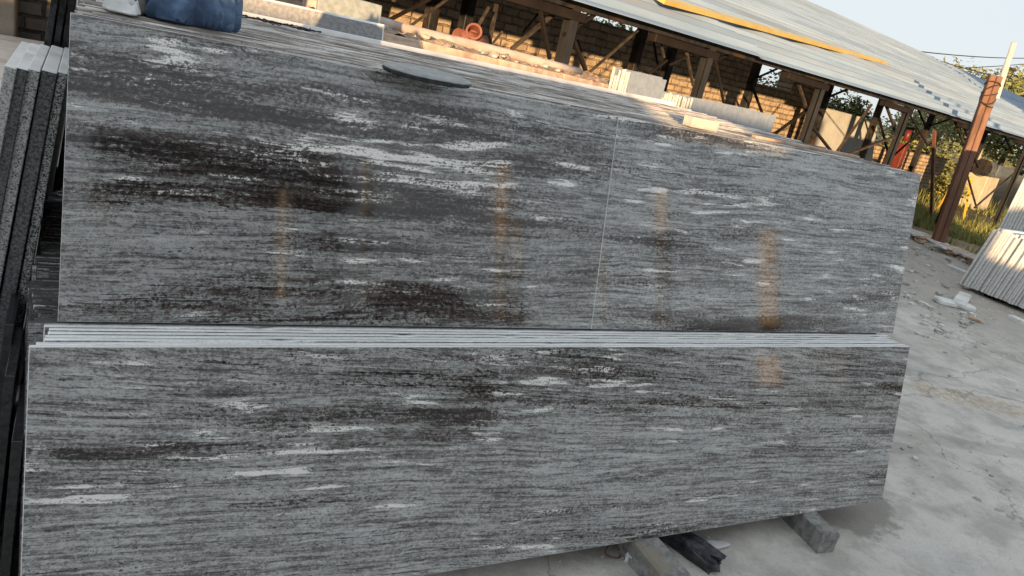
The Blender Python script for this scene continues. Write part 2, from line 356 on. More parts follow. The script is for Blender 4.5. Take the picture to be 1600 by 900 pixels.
def ground_mat():
    k = NT('yard_concrete')
    p = k.coord()
    a = k.noise(p, .7, 6, .6).outputs[0]; b = k.noise(p, 4.5, 8, .68).outputs[0]; c = k.noise(p, 110, 4, .7).outputs[0]
    d = k.noise(k.vmath('MULTIPLY', k.n('ShaderNodeMapping', Vector=p, Rotation=(0, 0, R(35))).outputs[0], (.9, 2.6, 1)), 1., 4, .55).outputs[0]
    col = k.mix(k.step(a, .3, .7), (.50, .47, .425), (.67, .64, .59))
    col = k.mix(k.math('MULTIPLY', k.step(b, .42, .64), .6), col, (.31, .29, .26))
    col = k.mix(k.math('MULTIPLY', k.step(d, .55, .70), .4), col, (.16, .165, .17))
    col = k.mix(k.math('MULTIPLY', k.step(d, .40, .33), .45), col, (.50, .49, .47))
    col = k.mix(k.math('MULTIPLY', k.step(c, .50, .70), .3), col, (.15, .14, .13))
    # yard further out is dusty
    sp = k.n('ShaderNodeSeparateXYZ', Vector=p)
    far = k.math('ADD', sp.outputs[0], k.math('MULTIPLY', k.math('SUBTRACT', b, .5), 2.5))
    col = k.mix(k.math('MULTIPLY', k.step(far, 6., 8.), .6), col, k.mix(b, (.30, .27, .235), (.42, .385, .34)))
    def spot(x, y, rx, ry, rot, am=.55):
        m = k.n('ShaderNodeMapping', {'vector_type': 'POINT'}, Vector=k.vmath('SUBTRACT', p, (x, y, 0)), Rotation=(0, 0, R(rot))).outputs[0]
        m = k.vmath('DIVIDE', m, (rx, ry, 1))
        l = k.n('ShaderNodeVectorMath', {'operation': 'LENGTH'}, _0=m).outputs['Value']
        l = k.math('ADD', l, k.math('MULTIPLY', k.math('SUBTRACT', b, .5), 1.5))
        l = k.math('ADD', l, k.math('MULTIPLY', k.math('SUBTRACT', k.noise(p, 14, 5, .65).outputs[0], .5), .6))
        return k.math('MULTIPLY', k.step(l, 1.05, .75), am)
    rs = k.math('MULTIPLY', spot(5.35, 2.5, .55, .17, 30, .55), k.step(k.noise(p, 22, 5, .7).outputs[0], .40, .58))                     # rust-coloured grit
    col = k.mix(rs, col, (.40, .25, .12))
    wet = spot(3.02, 1.72, .34, .22, -10, .8)
    wet2 = spot(3.7, 2.15, .45, .09, 18, .4); wet3 = spot(1.9, 1.85, .7, .25, 0, .45); wet4 = spot(4.6, 2.0, .7, .08, 22, .25)
    darkl = spot(-.9, 1.9, .9, 1.4, 0, .9)  # darker, smoother patch of floor at the left
    wa = k.math('MAXIMUM', k.math('MAXIMUM', wet, wet2), k.math('MAXIMUM', wet3, k.math('MAXIMUM', wet4, darkl)))
    col = k.mix(wa, col, (.13, .115, .095))
    # hairline cracks
    v = k.n('ShaderNodeTexVoronoi', {'feature': 'DISTANCE_TO_EDGE'}, Vector=k.vmath('ADD', p, k.vmath('MULTIPLY', k.noise(p, 2.5, 4, .6).outputs['Color'], (.8, .8, 0))), Scale=.55)
    col = k.mix(k.math('MULTIPLY', k.step(v.outputs['Distance'], .008, .002), .4), col, (.09, .085, .08))
    rr = k.math('SUBTRACT', .82, k.math('MULTIPLY', wa, .5))
    h = k.math('ADD', k.math('MULTIPLY', b, .7), k.math('MULTIPLY', c, .3))
    return k.out(col, rr, 0., h, .012, .7)
M_YARD = ground_mat()
M_EARTH = simple('dry_earth', (.22, .17, .11), (.34, .27, .19), 1.3, .95, bump=.03, c3=(.20, .20, .09), spec=.03)
def leaf_mat(name, a, b):
    k = NT(name)
    n = k.noise(k.coord(), 2.2, 4, .6).outputs[0]
    k.set(k.b.inputs['Subsurface Weight'], 0.)
    return k.out(k.mix(k.step(n, .35, .65), a, b), .7)
M_LEAF = [leaf_mat('leaf_green', (.045, .075, .018), (.085, .12, .03)), leaf_mat('leaf_olive', (.13, .15, .05), (.22, .22, .09)), leaf_mat('leaf_dark', (.022, .045, .014), (.05, .08, .025)), leaf_mat('dry_grass', (.15, .18, .045), (.26, .25, .08))]

# ================================================================== THE SETTING
g = MB(); g.face([(-900, -900, 0), (900, -900, 0), (900, 900, 0), (-900, 900, 0)])
tag(g.build('ground', M_EARTH), kind='structure')
g = MB(); g.face([(-12, -9, .004), (3, -9, .004), (10.6, 5.05, .004), (12.7, 7.9, .004), (11.5, 9.6, .004), (-12, 9.6, .004)])
tag(g.build('yard_concrete', M_YARD), kind='structure')

# ================================================================== GRANITE SLABS
LEAN = -R(12.716)
TH = .018
def slab(name, x0, x1, y, z, h, t, mats, cham=.0022, lean=LEAN, rz=0., chips=1., endmi=1):
    """one slab: polished front and back, sawn chamfered edges; origin at its bottom front left corner"""
    L = x1 - x0; b = MB(); c = cham
    fr = [Vector((c, 0, c)), Vector((L - c, 0, c)), Vector((L - c, 0, h - c)), Vector((c, 0, h - c))]
    rim = [Vector((0, c, 0)), Vector((L, c, 0)), Vector((L, c, h)), Vector((0, c, h))]
    bk = [Vector((0, t, 0)), Vector((L, t, 0)), Vector((L, t, h)), Vector((0, t, h))]
    sd = rnd.uniform(0, 99); n = 72 if chips else 1
    def along(r):                                    # the four corners with the long edges split for small chips
        top = []; bot = []
        for i in range(n + 1):
            t = i / n
            a = noise.noise(Vector((t * L * 9, sd, 0))) * .0007 * chips
            q2 = noise.noise(Vector((t * L * 26, sd, 5))); ch = -max(0, q2 - .38) * .010 * chips
            top.append(r[3].lerp(r[2], t) + Vector((0, 0, a + ch) if 0 < i < n else (0, 0, 0)))
            bot.append(r[0].lerp(r[1], t) + Vector((0, 0, -a) if 0 < i < n else (0, 0, 0)))
        return [b.bm.verts.new(p) for p in bot], [b.bm.verts.new(p) for p in top]
    (fb, ft), (rb, rt), (kb, kt) = along(fr), along(rim), along(bk)
    def q(a, mi): f = b.bm.faces.new(a); f.material_index = mi
    for i in range(n):
        q([fb[i], fb[i + 1], ft[i + 1], ft[i]], 0); q([kb[i + 1], kb[i], kt[i], kt[i + 1]], 0)
        q([ft[i], ft[i + 1], rt[i + 1], rt[i]], 1); q([rt[i], rt[i + 1], kt[i + 1], kt[i]], 1)
        q([rb[i], rb[i + 1], fb[i + 1], fb[i]], 1); q([kb[i], kb[i + 1], rb[i + 1], rb[i]], 1)
    for e in (0, -1): q([fb[e], ft[e], rt[e], rb[e]], endmi); q([rb[e], rt[e], kt[e], kb[e]], endmi)
    o = b.build(name, mats)
    o.location = (x0, y, z); o.rotation_euler = (lean, 0, rz)
    return o

CL = math.cos(LEAN); SL = math.sin(-LEAN)
Z_SLEEP = .0997
# lower row
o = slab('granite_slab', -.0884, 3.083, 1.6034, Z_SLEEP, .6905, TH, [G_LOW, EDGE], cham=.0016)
tag(o, 'long polished grey granite slab forming the whole front of the lower row', 'slab')
for i in range(1, 7):
    a = -.0884 + rnd.uniform(.010, .022) + (.012 if i > 1 else 0)
    o = slab('granite_slab', a, 3.083 + rnd.uniform(-.03, .012), 1.6034 + i * TH / CL, Z_SLEEP, .6905 + rnd.uniform(-.0015, .0015), TH * .97, [G_ANY, EDGE])
    tag(o, 'thin slab behind the lower front slab, its white top edge showing below the upper row', 'slab', 'lower row slabs with white top edges showing')
y = 1.6034 + 7 * TH / CL; k = 0
while y < 3.2:
    a = -.085 - rnd.random() * .018 + (.022 if 0.3 < noise.noise(Vector((k * .23, 0, 0))) else 0) - (.012 if k % 9 < 4 else 0)
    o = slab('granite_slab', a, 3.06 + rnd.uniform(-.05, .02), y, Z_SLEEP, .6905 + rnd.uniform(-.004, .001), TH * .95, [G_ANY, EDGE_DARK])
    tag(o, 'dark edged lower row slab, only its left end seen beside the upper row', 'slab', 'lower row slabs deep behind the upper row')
    y += (TH + .003) / CL; k += 1
# upper row
YU = 1.8846; ZU = .7765
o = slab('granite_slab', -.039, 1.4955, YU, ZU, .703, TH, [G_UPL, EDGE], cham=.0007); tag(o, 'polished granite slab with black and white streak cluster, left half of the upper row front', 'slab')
o = slab('granite_slab', 1.4960, 3.140, YU - .0015, ZU, .703, TH, [G_UPR, EDGE], cham=.0006); tag(o, 'paler grey polished granite slab, right half of the upper row front beside the yard', 'slab')
y = YU + (TH + .001) / CL; k = 0
while y < 3.47:
    zj = rnd.uniform(-.009, .001) - .004 * max(0, noise.noise(Vector((k * .4, 3, 0))))
    o = slab('granite_slab', -.036 + rnd.uniform(0, .05), 3.13 + rnd.uniform(-.10, .01) - k * .001, y, ZU + zj + .0005, .703, TH * .93, [G_ANY, EDGE_BROWN], cham=.005)
    tag(o, 'granite slab packed behind the upper front slabs, only its chipped dusty top edge showing', 'slab', 'upper row slabs packed behind the front ones')
    y += (TH + .0025) / CL; k += 1
o = slab('marble_slab', -.05, 3.05, y + .004, ZU, .716, .03, [M_WHITEST, M_WHITEST])
tag(o, 'white slab edge running along the back of the upper granite row', 'slab')

# sleepers under the lower row
def sleeper(name, p0, p1, wd, h, label, seed):
    p0 = Vector(p0); p1 = Vector(p1); d = (p1 - p0); L = d.length; ang = math.atan2(d.y, d.x)
    b = MB(); n = 22
    ring = []
    for i in range(n + 1):
        t = i / n; r = []
        for (yy, zz) in ((-wd / 2, 0), (-wd / 2, h * .9), (-wd / 2 + .012, h), (wd / 2 - .012, h), (wd / 2, h * .9), (wd / 2, 0)):
            j = .011 * noise.noise(Vector((t * 14, yy * 30 + seed, zz * 40)))
            e = (.012 * noise.noise(Vector((seed, yy * 40, zz * 50)))) if i in (0, n) else 0
            r.append(b.bm.verts.new((L * t + e, yy + j, max(0, zz + (j if zz > .01 else 0)))))
        ring.append(r)
    for r0, r1 in zip(ring, ring[1:]):
        for j in range(5): b.bm.faces.new((r0[j], r0[j + 1], r1[j + 1], r1[j]))
    b.bm.faces.new(ring[0]); b.bm.faces.new(ring[-1])
    o = b.build(name, M_SLEEPER); o.location = (p0.x, p0.y, .004); o.rotation_euler = (0, 0, ang)
    return tag(o, label, 'sleeper')
k_ = NT('rough_sleeper_stone')
sp_ = k_.n('ShaderNodeSeparateXYZ', Vector=k_.n('ShaderNodeNewGeometry').outputs['Normal'])
nn_ = k_.noise(k_.coord(), 26, 6, .7).outputs[0]
cc_ = k_.mix(k_.step(nn_, .35, .65), (.16, .16, .155), (.34, .34, .325))
cc_ = k_.mix(k_.step(k_.noise(k_.coord(), 7, 4, .6).outputs[0], .5, .68), cc_, (.27, .24, .19))
M_SLEEPER = k_.out(cc_, .8, 0., nn_, .012, .9)
sleeper('stone_sleeper', (2.60, 1.475), (2.93, 3.3), .085, .094, 'rough grey stone sleeper under the right end of the lower slabs', 1)
sleeper('stone_sleeper', (1.745, 1.22), (1.86, 3.3), .115, .094, 'rough grey stone sleeper under the middle of the lower slabs, near the red wire', 2)
sleeper('stone_sleeper', (.25, 1.60), (.3, 3.3), .115, .094, 'rough stone sleeper hidden under the left end of the lower slabs', 3)

# ================================================================== LEFT: leaning speckled slabs, black slabs, ledge, brick wall
SPL = [(8, .026), (26, .026), (44, .027), (66, .034), (91, .022)]
for i, (px, wd) in enumerate(SPL):
    yy = 2.34 - .012 * (4 - i)
    top = at_y(px + 340 * wd, 106 + i * 2.2, yy)
    lean = R(7.2 + .25 * (4 - i))
    L = (top.z) / math.cos(lean)
    b = MB(); b.box((-wd / 2, 0, 0), (wd / 2, .55, L), bevel=.002)
    for f in b.bm.faces:
        if f.calc_center_median().z > L - .0015: f.material_index = 1
    o = b.build('speckled_slab', [M_SPECK_D if i in (1, 3) else M_SPECK, M_WHITEST])
    o.rotation_euler = (0, lean, 0)
    o.location = (top.x - math.sin(lean) * L, yy, .002)
    lab = ['leftmost of the speckled grey slabs leaning edge-on at the left', 'second speckled slab from the left, leaning edge-on', 'speckled granite slab with a warm reflection, left of the black slabs',
           'darker speckled granite slab leaning just right of the black slabs', 'pale speckled slab leaning nearest to the upper granite row'][i]
    tag(o, lab, 'slab', 'speckled slabs leaning at the left')
for i in range(5):
    yy = 2.95 + i * .0
    x = -.128 + i * .0235
    lean = R(6.2); L = 1.62 + .05 * ((i * 2) % 3)
    b = MB(); b.box((-.0095, 0, 0), (.0095, .5, L), bevel=.0015)
    o = b.build('black_slab', M_BLACKST if i != 3 else M_GREYST); o.rotation_euler = (0, lean, 0)
    z_ref = 1.17
    o.location = (x - math.tan(lean) * z_ref, yy + i * .02, .002)
    tag(o, ['leftmost tall black stone slab standing edge-on above the speckled slabs', 'second tall black slab from the left standing edge-on', 'middle tall black slab standing edge-on', 'tall grey slab edge among the black slabs at the left', 'black slab edge-on right beside the upper granite row'][i], 'slab', 'tall slabs edge-on at the left')
for i, (x, yy, L) in enumerate(((-.108, 1.78, .52), (-.135, 1.95, .60), (-.150, 2.12, .66))):
    b = MB(); b.box((-.011, 0, 0), (.011, .28, L), bevel=.0015)
    o = b.build('black_slab', M_BLACKST); o.rotation_euler = (0, R(3 + i), 0); o.location = (x - math.tan(R(3 + i)) * L, yy, .002)
    tag(o, ['short black slab edge-on at the lower left corner, nearest the front slab', 'middle short black slab at the left foot of the lower row', 'rear short black slab at the left foot of the lower row'][i], 'slab', 'short black slabs at the left foot')
b = MB(); b.box((-2.2, 4.0, .004), (-.10, 6.6, .86), bevel=.01)
tag(b.build('stone_ledge', M_WHITEST), 'pale stone ledge below the brick wall at the far left', 'ledge')
b = MB(); b.box((-1.9, 6.9, .004), (1.6, 7.2, 2.2))
tag(b.build('brick_wall', M_BRICK, loc=(-.3, 6.9, 0)), 'dull grey brick wall behind the pale ledge at upper left', 'wall')
b = MB(); b.box((-1.2, 6.62, .004), (-.46, 6.88, 2.3), bevel=.01)
tag(b.build('plaster_pillar', M_PILLAR), 'tan plastered pillar at the far left in front of the brick wall', 'pillar')

# ================================================================== BEHIND THE STACK
o = slab('stone_slab', .15, 1.262, 3.44, .004, 1.582, .055, [M_GREYST, M_WHITEST], cham=.012)
tag(o, 'thick grey flamed stone slab standing behind the stack, right of the jeans', 'slab')
b = MB(); b.box((0, 0, 0), (.36, .03, 1.66), bevel=.004)
o = b.build('stone_slab', M_GREENST); o.location = (1.005, 4.02, .004); o.rotation_euler = (-R(9), R(2), R(4))
tag(o, 'greenish grey slab leaning behind the thick flamed slab', 'slab')

# dry stack of sandstone blocks, its rubble top and the concrete beam on it
s0, s1 = 2.0, 5.15
layers = [(0, 1.0), (1.0, 1.17), (1.17, 1.27), (1.27, 1.345), (1.345, 1.43), (1.43, 1.515)]
for li, (z0, z1) in enumerate(layers):
    s = s0 - rnd.uniform(0, .2)
    while s < s1:
        ln = rnd.uniform(.35, .75) if li else rnd.uniform(.6, .9)
        m0 = 3.66 + li * .04 + rnd.uniform(-.02, .025)
        b = MB()
        c = []
        for zz in (z0 + .004, z1 - rnd.uniform(.002, .012)):
            for (a, m) in ((s + .004, m0), (s + ln - .004, m0 + rnd.uniform(-.02, .02)), (s + ln - .004, m0 + .5), (s + .004, m0 + .5)):
                c.append(sm(a + rnd.uniform(-.006, .006), m, zz + rnd.uniform(-.006, .006) * (li > 0) - .022 * (a - s0) * (zz > 1.1)))
        b.hexa(c, 0, .009, 2)
        o = b.build('sandstone_block', M_SAND, loc=sm(s + ln / 2, m0, z0))
        tag(o, 'rough peach sandstone block in the low dry stack beyond the granite row', 'block', 'sandstone blocks in the dry stack')
        s += ln
b = MB(); nx, ny = 70, 14
gr = [[b.bm.verts.new(sm(s0 + (s1 - s0) * i / nx, 3.90 + .62 * j / ny, 1.50 + .035 * min(1, j / ny * 1.6) - .07 * i / nx + .035 * noise.noise(Vector((i * .35, j * .5, 2))) + .03 * noise.noise(Vector((i * .9, j * 1.1, 7))))) for j in range(ny + 1)] for i in range(nx + 1)]
for i in range(nx):
    for j in range(ny): b.bm.faces.new((gr[i][j], gr[i + 1][j], gr[i + 1][j + 1], gr[i][j + 1]))
tag(b.build('rubble', M_DIRT), 'brown stone rubble heaped on the sandstone stack', 'rubble', kind='stuff')
b = MB()
pts = [sm(2.2 + .34 * i, 4.16 + .01 * math.sin(i * 2.1), 1.545 - .0085 * i + .004 * math.sin(i * 1.7)) for i in range(8)]
b.tube(pts, [.036 + .003 * math.sin(i * 2.3) for i in range(8)], 10)
tag(b.build('concrete_pole', M_BEAMC), 'pinkish concrete pole lying along the sandstone stack', 'pole')
for i in range(20):
    s = rnd.uniform(2.35, 5.0); m = rnd.uniform(3.86, 4.06); r = rnd.choice((.006, .008, .011, .016, .026))
    b = MB(); b.rock((0, 0, 0), (r * 1.4, r, r * .7), i, 1)
    o = b.build('stone_chip', M_CHIP if i % 3 else M_SAND); o.location = sm(s, m, 1.51 + .015 * (m - 3.86) / .2 - .07 * (s - 2) / 3.15 + r * .4); o.rotation_euler = (0, 0, rnd.random() * 6)
    tag(o, 'small broken stone lying on the sandstone stack', 'stone', 'broken stones on the sandstone stack')

# terracotta pipe tee standing behind the concrete pole
root = empty('clay_pipe', at_m(735, 62, 4.45))
c0 = at_m(738, 56, 4.45)
b = MB(); b.tube([c0 - DV * .14 + Vector((0, 0, -.03)), c0 + DV * .12 + Vector((0, 0, -.035))], .06, 20)
part(b, 'pipe_body', M_TERRA, root)
ax = (-DV * .55 - MV * .75 + Vector((0, 0, .35))).normalized()
b = MB(); n = 22
up = Vector((0, 0, 1)); a = ax.cross(up).normalized(); bb = ax.cross(a)
rings = []
for (t, r) in ((-.02, .048), (.06, .048), (.06, .060), (.095, .060), (.095, .045), (.0, .041)):
    rings.append([b.bm.verts.new(c0 + ax * t + (a * math.cos(q) + bb * math.sin(q)) * r) for q in [2 * math.pi * j / n for j in range(n)]])
for r0, r1 in zip(rings, rings[1:]):
    for j in range(n): b.bm.faces.new((r0[j], r0[(j + 1) % n], r1[(j + 1) % n], r1[j]))
b.bm.faces.new(rings[-1])
part(b, 'pipe_socket', M_TERRA, root)
tag(root, 'terracotta pipe fitting with an open socket behind the concrete pole', 'pipe')

# packs of pale slabs standing beyond the row
def pack(n, s, m0, L, z_top, pitch, dark, lab_front, lab_rest, group, jit):
    for i in range(n):
        h = z_top + rnd.uniform(-.012, .006) - (.0 if i else 0)
        if i in dark: h -= .05
        ss = s + (rnd.uniform(-.02, .015) if i else 0)
        b = MB(); b.box((0, 0, 0), (L + rnd.uniform(-.03, .03), pitch * .82, h))
        for f in b.bm.faces:
            f.normal_update(); f.material_index = 0 if abs(f.normal.y) > .5 else 1
        o = b.build('pale_slab', [M_PACKFACE, M_PACKEDGE]); o.location = sm(ss, m0 + i * pitch, .004); o.rotation_euler = (0, 0, SHED_ROT)
        tag(o, lab_front if i == 0 else lab_rest, 'slab', None if i == 0 else group)
pack(9, 4.49, 3.60, .46, 1.580, .0205, (5, 6), 'upright pale grey slab with bare face, left of the long pale slab', 'white edged upright slab in the taller pack beyond the granite row', 'upright slabs in the taller pale pack', .02)
pack(14, 5.36, 3.60, 1.40, 1.475, .0225, (), 'long pale grey slab face behind the lit white block', 'white edged slab in the long lower pack beyond the granite row', 'slabs in the long pale pack', .02)

# things lying on the upper row
ZT = ZU + .703 * CL + .001
o = MB(); o.box((0, 0, 0), (.136, .05, .037), bevel=.003, seg=2)
o = o.build('stone_block', simple('cream_stone', (.44, .42, .36), (.56, .54, .47), 30, .8, bump=.002)); o.location = (1.917, 2.165, ZT); o.rotation_euler = (0, 0, R(2))
tag(o, 'small cream stone block lit by the sun on top of the upper granite row', 'block')
b = MB(); b.box((0, 0, 0), (.62, .03, .012), bevel=.002)
o = b.build('stone_strip', M_SAND); o.location = (2.30, 2.21, ZT); o.rotation_euler = (0, 0, R(-1.5))
tag(o, 'thin pinkish stone strip lying on the right end of the upper row', 'strip')

# oval offcut
b = MB(); n = 44
c = at_z(668, 116, ZT + .02)
def oval(t, k=1.): return Vector((.122 * k * math.cos(t), .080 * k * math.sin(t) * (1 + .12 * math.sin(t)), 0))
rg = []
for (k_s, z) in ((.97, -.012), (1., -.009), (1., .000), (.98, .002), (.5, .003)):
    rg.append([b.bm.verts.new(oval(2 * math.pi * j / n, k_s) + Vector((0, 0, z + .0015 * noise.noise(Vector((j * .6, z * 90, 0)))))) for j in range(n)])
for r0, r1 in zip(rg, rg[1:]):
    for j in range(n): f = b.bm.faces.new((r0[j], r0[(j + 1) % n], r1[(j + 1) % n], r1[j])); f.smooth = True
b.bm.faces.new(rg[0]); b.bm.faces.new(rg[-1])
b.bm.faces.ensure_lookup_table()
for f in b.bm.faces:
    if f.calc_center_median().z < -.0005: f.material_index = 1  # black rim and underside put the shade beneath the offcut into its colour
o = b.build('oval_offcut', [simple('dusty_grey_stone', (.22, .225, .22), (.33, .335, .33), 25, .6, bump=.002), M_BLACKST]); o.location = (c.x, c.y, ZT + .022); o.rotation_euler = (R(6.), 0, R(-14))
tag(o, 'oval grey stone offcut resting tilted on top of the upper granite row', 'offcut')

# wire scrap
b = MB()
p0 = at_z(428, 40, ZT + .004)
for q in range(5):
    pts = [Vector((p0.x - .14 + .03 * i + .012 * math.sin(i * 1.9 + q), p0.y + .05 * math.sin(i * .9 + q * 1.3), ZT + .008 + .012 * abs(math.sin(i * 1.3 + q)))) for i in range(11)]
    b.tube(pts, .0022, 5)
tag(b.build('wire_scrap', M_WIRE), 'tangled black wire scrap on the stack in front of the grey flamed slab', 'wire')

# cloths and jeans
def heap(name, mat, cx, cy, hw, hd, hfun, rim=.012, pleat=0.):
    b = MB(); na, nr = 200, 48; rings = []
    rmax = []
    for q in range(na):
        t = 2 * math.pi * q / na; r = 1.4
        while r > .05 and hfun(r * math.cos(t), r * math.sin(t)) <= .004: r -= .01
        rmax.append(r)
    for _ in range(2): rmax = [(rmax[q - 1] + 2 * rmax[q] + rmax[(q + 1) % na]) / 4 for q in range(na)]
    rmax = [r * (1 + pleat * (noise.noise(Vector((math.cos(2 * math.pi * q / na) * 3.2, math.sin(2 * math.pi * q / na) * 3.2, 7))) + .7 * noise.noise(Vector((math.cos(2 * math.pi * q / na) * 7, math.sin(2 * math.pi * q / na) * 7, 2))))) for q, r in enumerate(rmax)]
    for k in range(nr + 1):
        f = 1 - (1 - k / nr) ** 1.6 if k else 0
        ring = []
        for q in range(na):
            t = 2 * math.pi * q / na; u, v = rmax[q] * f * math.cos(t), rmax[q] * f * math.sin(t)
            h = max(.004, hfun(u, v)) if k < nr else rim
            ring.append(b.bm.verts.new((u * hw, v * hd, h)))
        rings.append(ring)
    rings.append([b.bm.verts.new((v.co.x * .93, v.co.y * .93, .0)) for v in rings[-1]])
    for r0, r1 in zip(rings[1:], rings[2:]):
        for q in range(na): f = b.bm.faces.new((r0[q], r0[(q + 1) % na], r1[(q + 1) % na], r1[q])); f.smooth = True
    f = b.bm.faces.new(rings[1]); f.smooth = True
    for v in rings[0]: b.bm.verts.remove(v)
    o = b.build(name, mat, fix=True); o.location = (cx, cy, ZT)
    sb = o.modifiers.new('soften', 'SMOOTH'); sb.factor = .5; sb.iterations = 1
    return o
def denim():
    k = NT('blue_denim')
    p = k.coord()
    a = k.noise(p, 9, 5, .6).outputs[0]; b = k.noise(p, 240, 2, .6).outputs[0]
    col = k.mix(k.step(a, .35, .68), (.030, .055, .105), (.085, .145, .25))
    col = k.mix(k.math('MULTIPLY', k.step(a, .5, .7), .5), col, (.20, .28, .38))
    col = k.mix(k.math('MULTIPLY', k.step(k.noise(p, 26, 4, .7).outputs[0], .55, .7), .5), col, (.009, .016, .04))
    return k.out(col, .9, 0., b, .001, .4)
M_DENIM = denim()
M_DENIMD = simple('dark_denim', (.010, .018, .04), (.02, .035, .075), 30, .9, bump=.001)
M_RAGW = simple('dusty_white_rag', (.50, .50, .49), (.66, .66, .65), 10, .95, bump=.002)
M_RAGB = simple('brown_grey_rag', (.12, .10, .09), (.25, .22, .19), 12, .95, bump=.002)
def jh(u, v):
    def lobe(cu, cv, ru, rv, h, rot=0.):
        du, dv = u - cu, v - cv; c, s = math.cos(rot), math.sin(rot); a = (du * c + dv * s) / ru; b = (-du * s + dv * c) / rv
        d = 1 - a * a - b * b
        return h * d ** .42 if d > 0 else 0
    def ridge(x, y, z): return 1 - 2.2 * abs(noise.noise(Vector((x, y, z))))
    wu, wv = u + .25 * noise.noise(Vector((u * 2, v * 2, 8))), v + .25 * noise.noise(Vector((u * 2, v * 2, 1)))
    fold = .92 + .36 * ridge(wu * 3.4 + wv * 1.2, wv * 1.5, 2) + .17 * ridge(wu * 2.2, wv * 5.5 - wu * 2, 6) + .08 * ridge(wu * 8, wv * 8, 4)
    h = max(lobe(-.50, -.34, .60, .22, .060, -.28), lobe(-.25, .20, .5, .36, .105, .2), lobe(.62, .05, .30, .70, .165, .12), lobe(.30, -.12, .26, .62, .135, .3), lobe(.05, -.40, .34, .30, .085, -.7), lobe(.1, .50, .6, .42, .17))
    h *= 1 - .16 * max(0, 1 - abs(u - .30 + .25 * v) * 9)
    return h * fold
jc = Vector((.232, 2.45, 0))
jeans = heap('blue_jeans', M_DENIM, jc.x, jc.y, .132, .20, jh, pleat=.17)
jeans.rotation_euler = (0, 0, R(28))
tag(jeans, 'crumpled blue denim jeans heaped on the left of the upper granite row', 'jeans')
b = MB(); pr = None
for i in range(22):
    u = .22 + .05 * math.sin(i * .4); v = -.46 + .62 * i / 21
    h = jh(u, v) + .006
    a, c2 = Vector((u * .132 - .003, v * .20, h)), Vector((u * .132 + .003, v * .20, h))
    if pr: b.face([pr[0], pr[1], c2, a])
    pr = (a, c2)
o = b.build('seam', M_RAGW, jeans)
b = MB()
for i in range(6):
    for j in range(6):
        q = []
        for (di, dj) in ((0, 0), (1, 0), (1, 1), (0, 1)):
            u = .36 + (i + di) * .035; v = -.36 + (j + dj) * .05
            q.append((u * .132, v * .20, jh(u, v) + .006))
        b.face(q)
b.build('back_pocket', M_DENIMD, jeans)
def rag(seed, sh):
    def f(u, v):
        r = math.hypot(u, v) - .8 - .3 * noise.noise(Vector((math.cos(math.atan2(v, u)) * 1.6, math.sin(math.atan2(v, u)) * 1.6, seed)))
        if r > 0: return 0
        return sh * min(1, -r * 5 + .12) * (.45 + .9 * max(0, 1 - 2.6 * abs(noise.noise(Vector((u * 1.7, v * 1.7 + u, seed))))) + .3 * noise.noise(Vector((u * 4, v * 3, seed + 2))))
    return f
o = heap('white_rag', M_RAGW, .072, 2.36, .060, .10, rag(3, .026), rim=.004); tag(o, 'crumpled dusty white rag lying left of the blue jeans', 'rag')
o = heap('brown_rag', M_RAGB, .125, 2.47, .06, .09, rag(9, .045), rim=.005); tag(o, 'brown grey rag bunched between the white rag and the jeans', 'rag')

# ================================================================== THE SHED
EO, EZ = 4.24, CAM_H + .36           # eave: cross distance and height
RIDGE_O, SLOPE = 11.2, .315
ROOF_S0, ROOF_S1 = 1.3, 60.
shed = empty('open_shed', sm(4.67, 4.45, 0), SHED_ROT)
tag(shed, 'long open steel shed with pale corrugated roof and cross braced posts', 'shed')
# roof: four courses of ribbed sheet, each lapping the one below
def roofz(m): return EZ + (m - EO) * SLOPE
courses = [(EO, 5.55), (5.50, 6.95), (6.90, 8.9), (8.85, RIDGE_O)]
b = MB()
for ci, (m0, m1) in enumerate(courses):
    lift = .03 * ci
    prof = []
    m = m0
    while m < m1 - .02:
        prof += [(m, 0), (m + .11, 0), (m + .125, .06), (m + .165, .06), (m + .18, 0)]; m += .27
    prof.append((m1, 0))
    ss = ROOF_S0 - .1 * ci; segs = []
    while ss < ROOF_S1: segs.append((ss, min(ss + 3.05, ROOF_S1))); ss += 3.0
    for si, (a, c) in enumerate(segs):
        dz = lift + (.004 if si % 2 else 0) + rnd.uniform(0, .006)
        tl = rnd.uniform(-.008, .008)
        r0 = [b.bm.verts.new(sm(a, mm, roofz(mm) + hh + dz + (tl if k < 5 else 0))) for k, (mm, hh) in enumerate(prof)]
        r1 = [b.bm.verts.new(sm(c, mm, roofz(mm) + hh + dz + .003)) for (mm, hh) in prof]
        for i in range(len(prof) - 1): b.bm.faces.new((r0[i], r1[i], r1[i + 1], r0[i + 1]))
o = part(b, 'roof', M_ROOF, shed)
sd = o.modifiers.new('thickness', 'SOLIDIFY'); sd.thickness = .006; sd.offset = -1
b = MB(); b.bar(sm(ROOF_S0, RIDGE_O, roofz(RIDGE_O) + .07), sm(ROOF_S1, RIDGE_O, roofz(RIDGE_O) + .07), .30, .05)
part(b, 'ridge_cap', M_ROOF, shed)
def on_roof(px, py, lift=.05):
    r = ray(px, py); nrm = Vector((0, 0, 1)) - MV * SLOPE
    c = (sm(0, EO, EZ + lift) - O).dot(nrm)
    return O + r * (c / r.dot(nrm))
pa, pb = on_roof(1030, -2, .11), on_roof(1381, 97, .11)
b = MB(); b.bar(pa, pb, .14, .04, up=Vector((0, 0, 1)) - MV * SLOPE)
o = part(b, 'yellow_sheet', M_YELLOW, shed); o['label'] = 'narrow yellow roof sheet'
b = MB(); b.bar(sm(ROOF_S0, EO + .22, EZ - .0), sm(ROOF_S1, EO + .22, EZ - .0), .06, .09)
part(b, 'eave_beam', M_STEELK, shed)
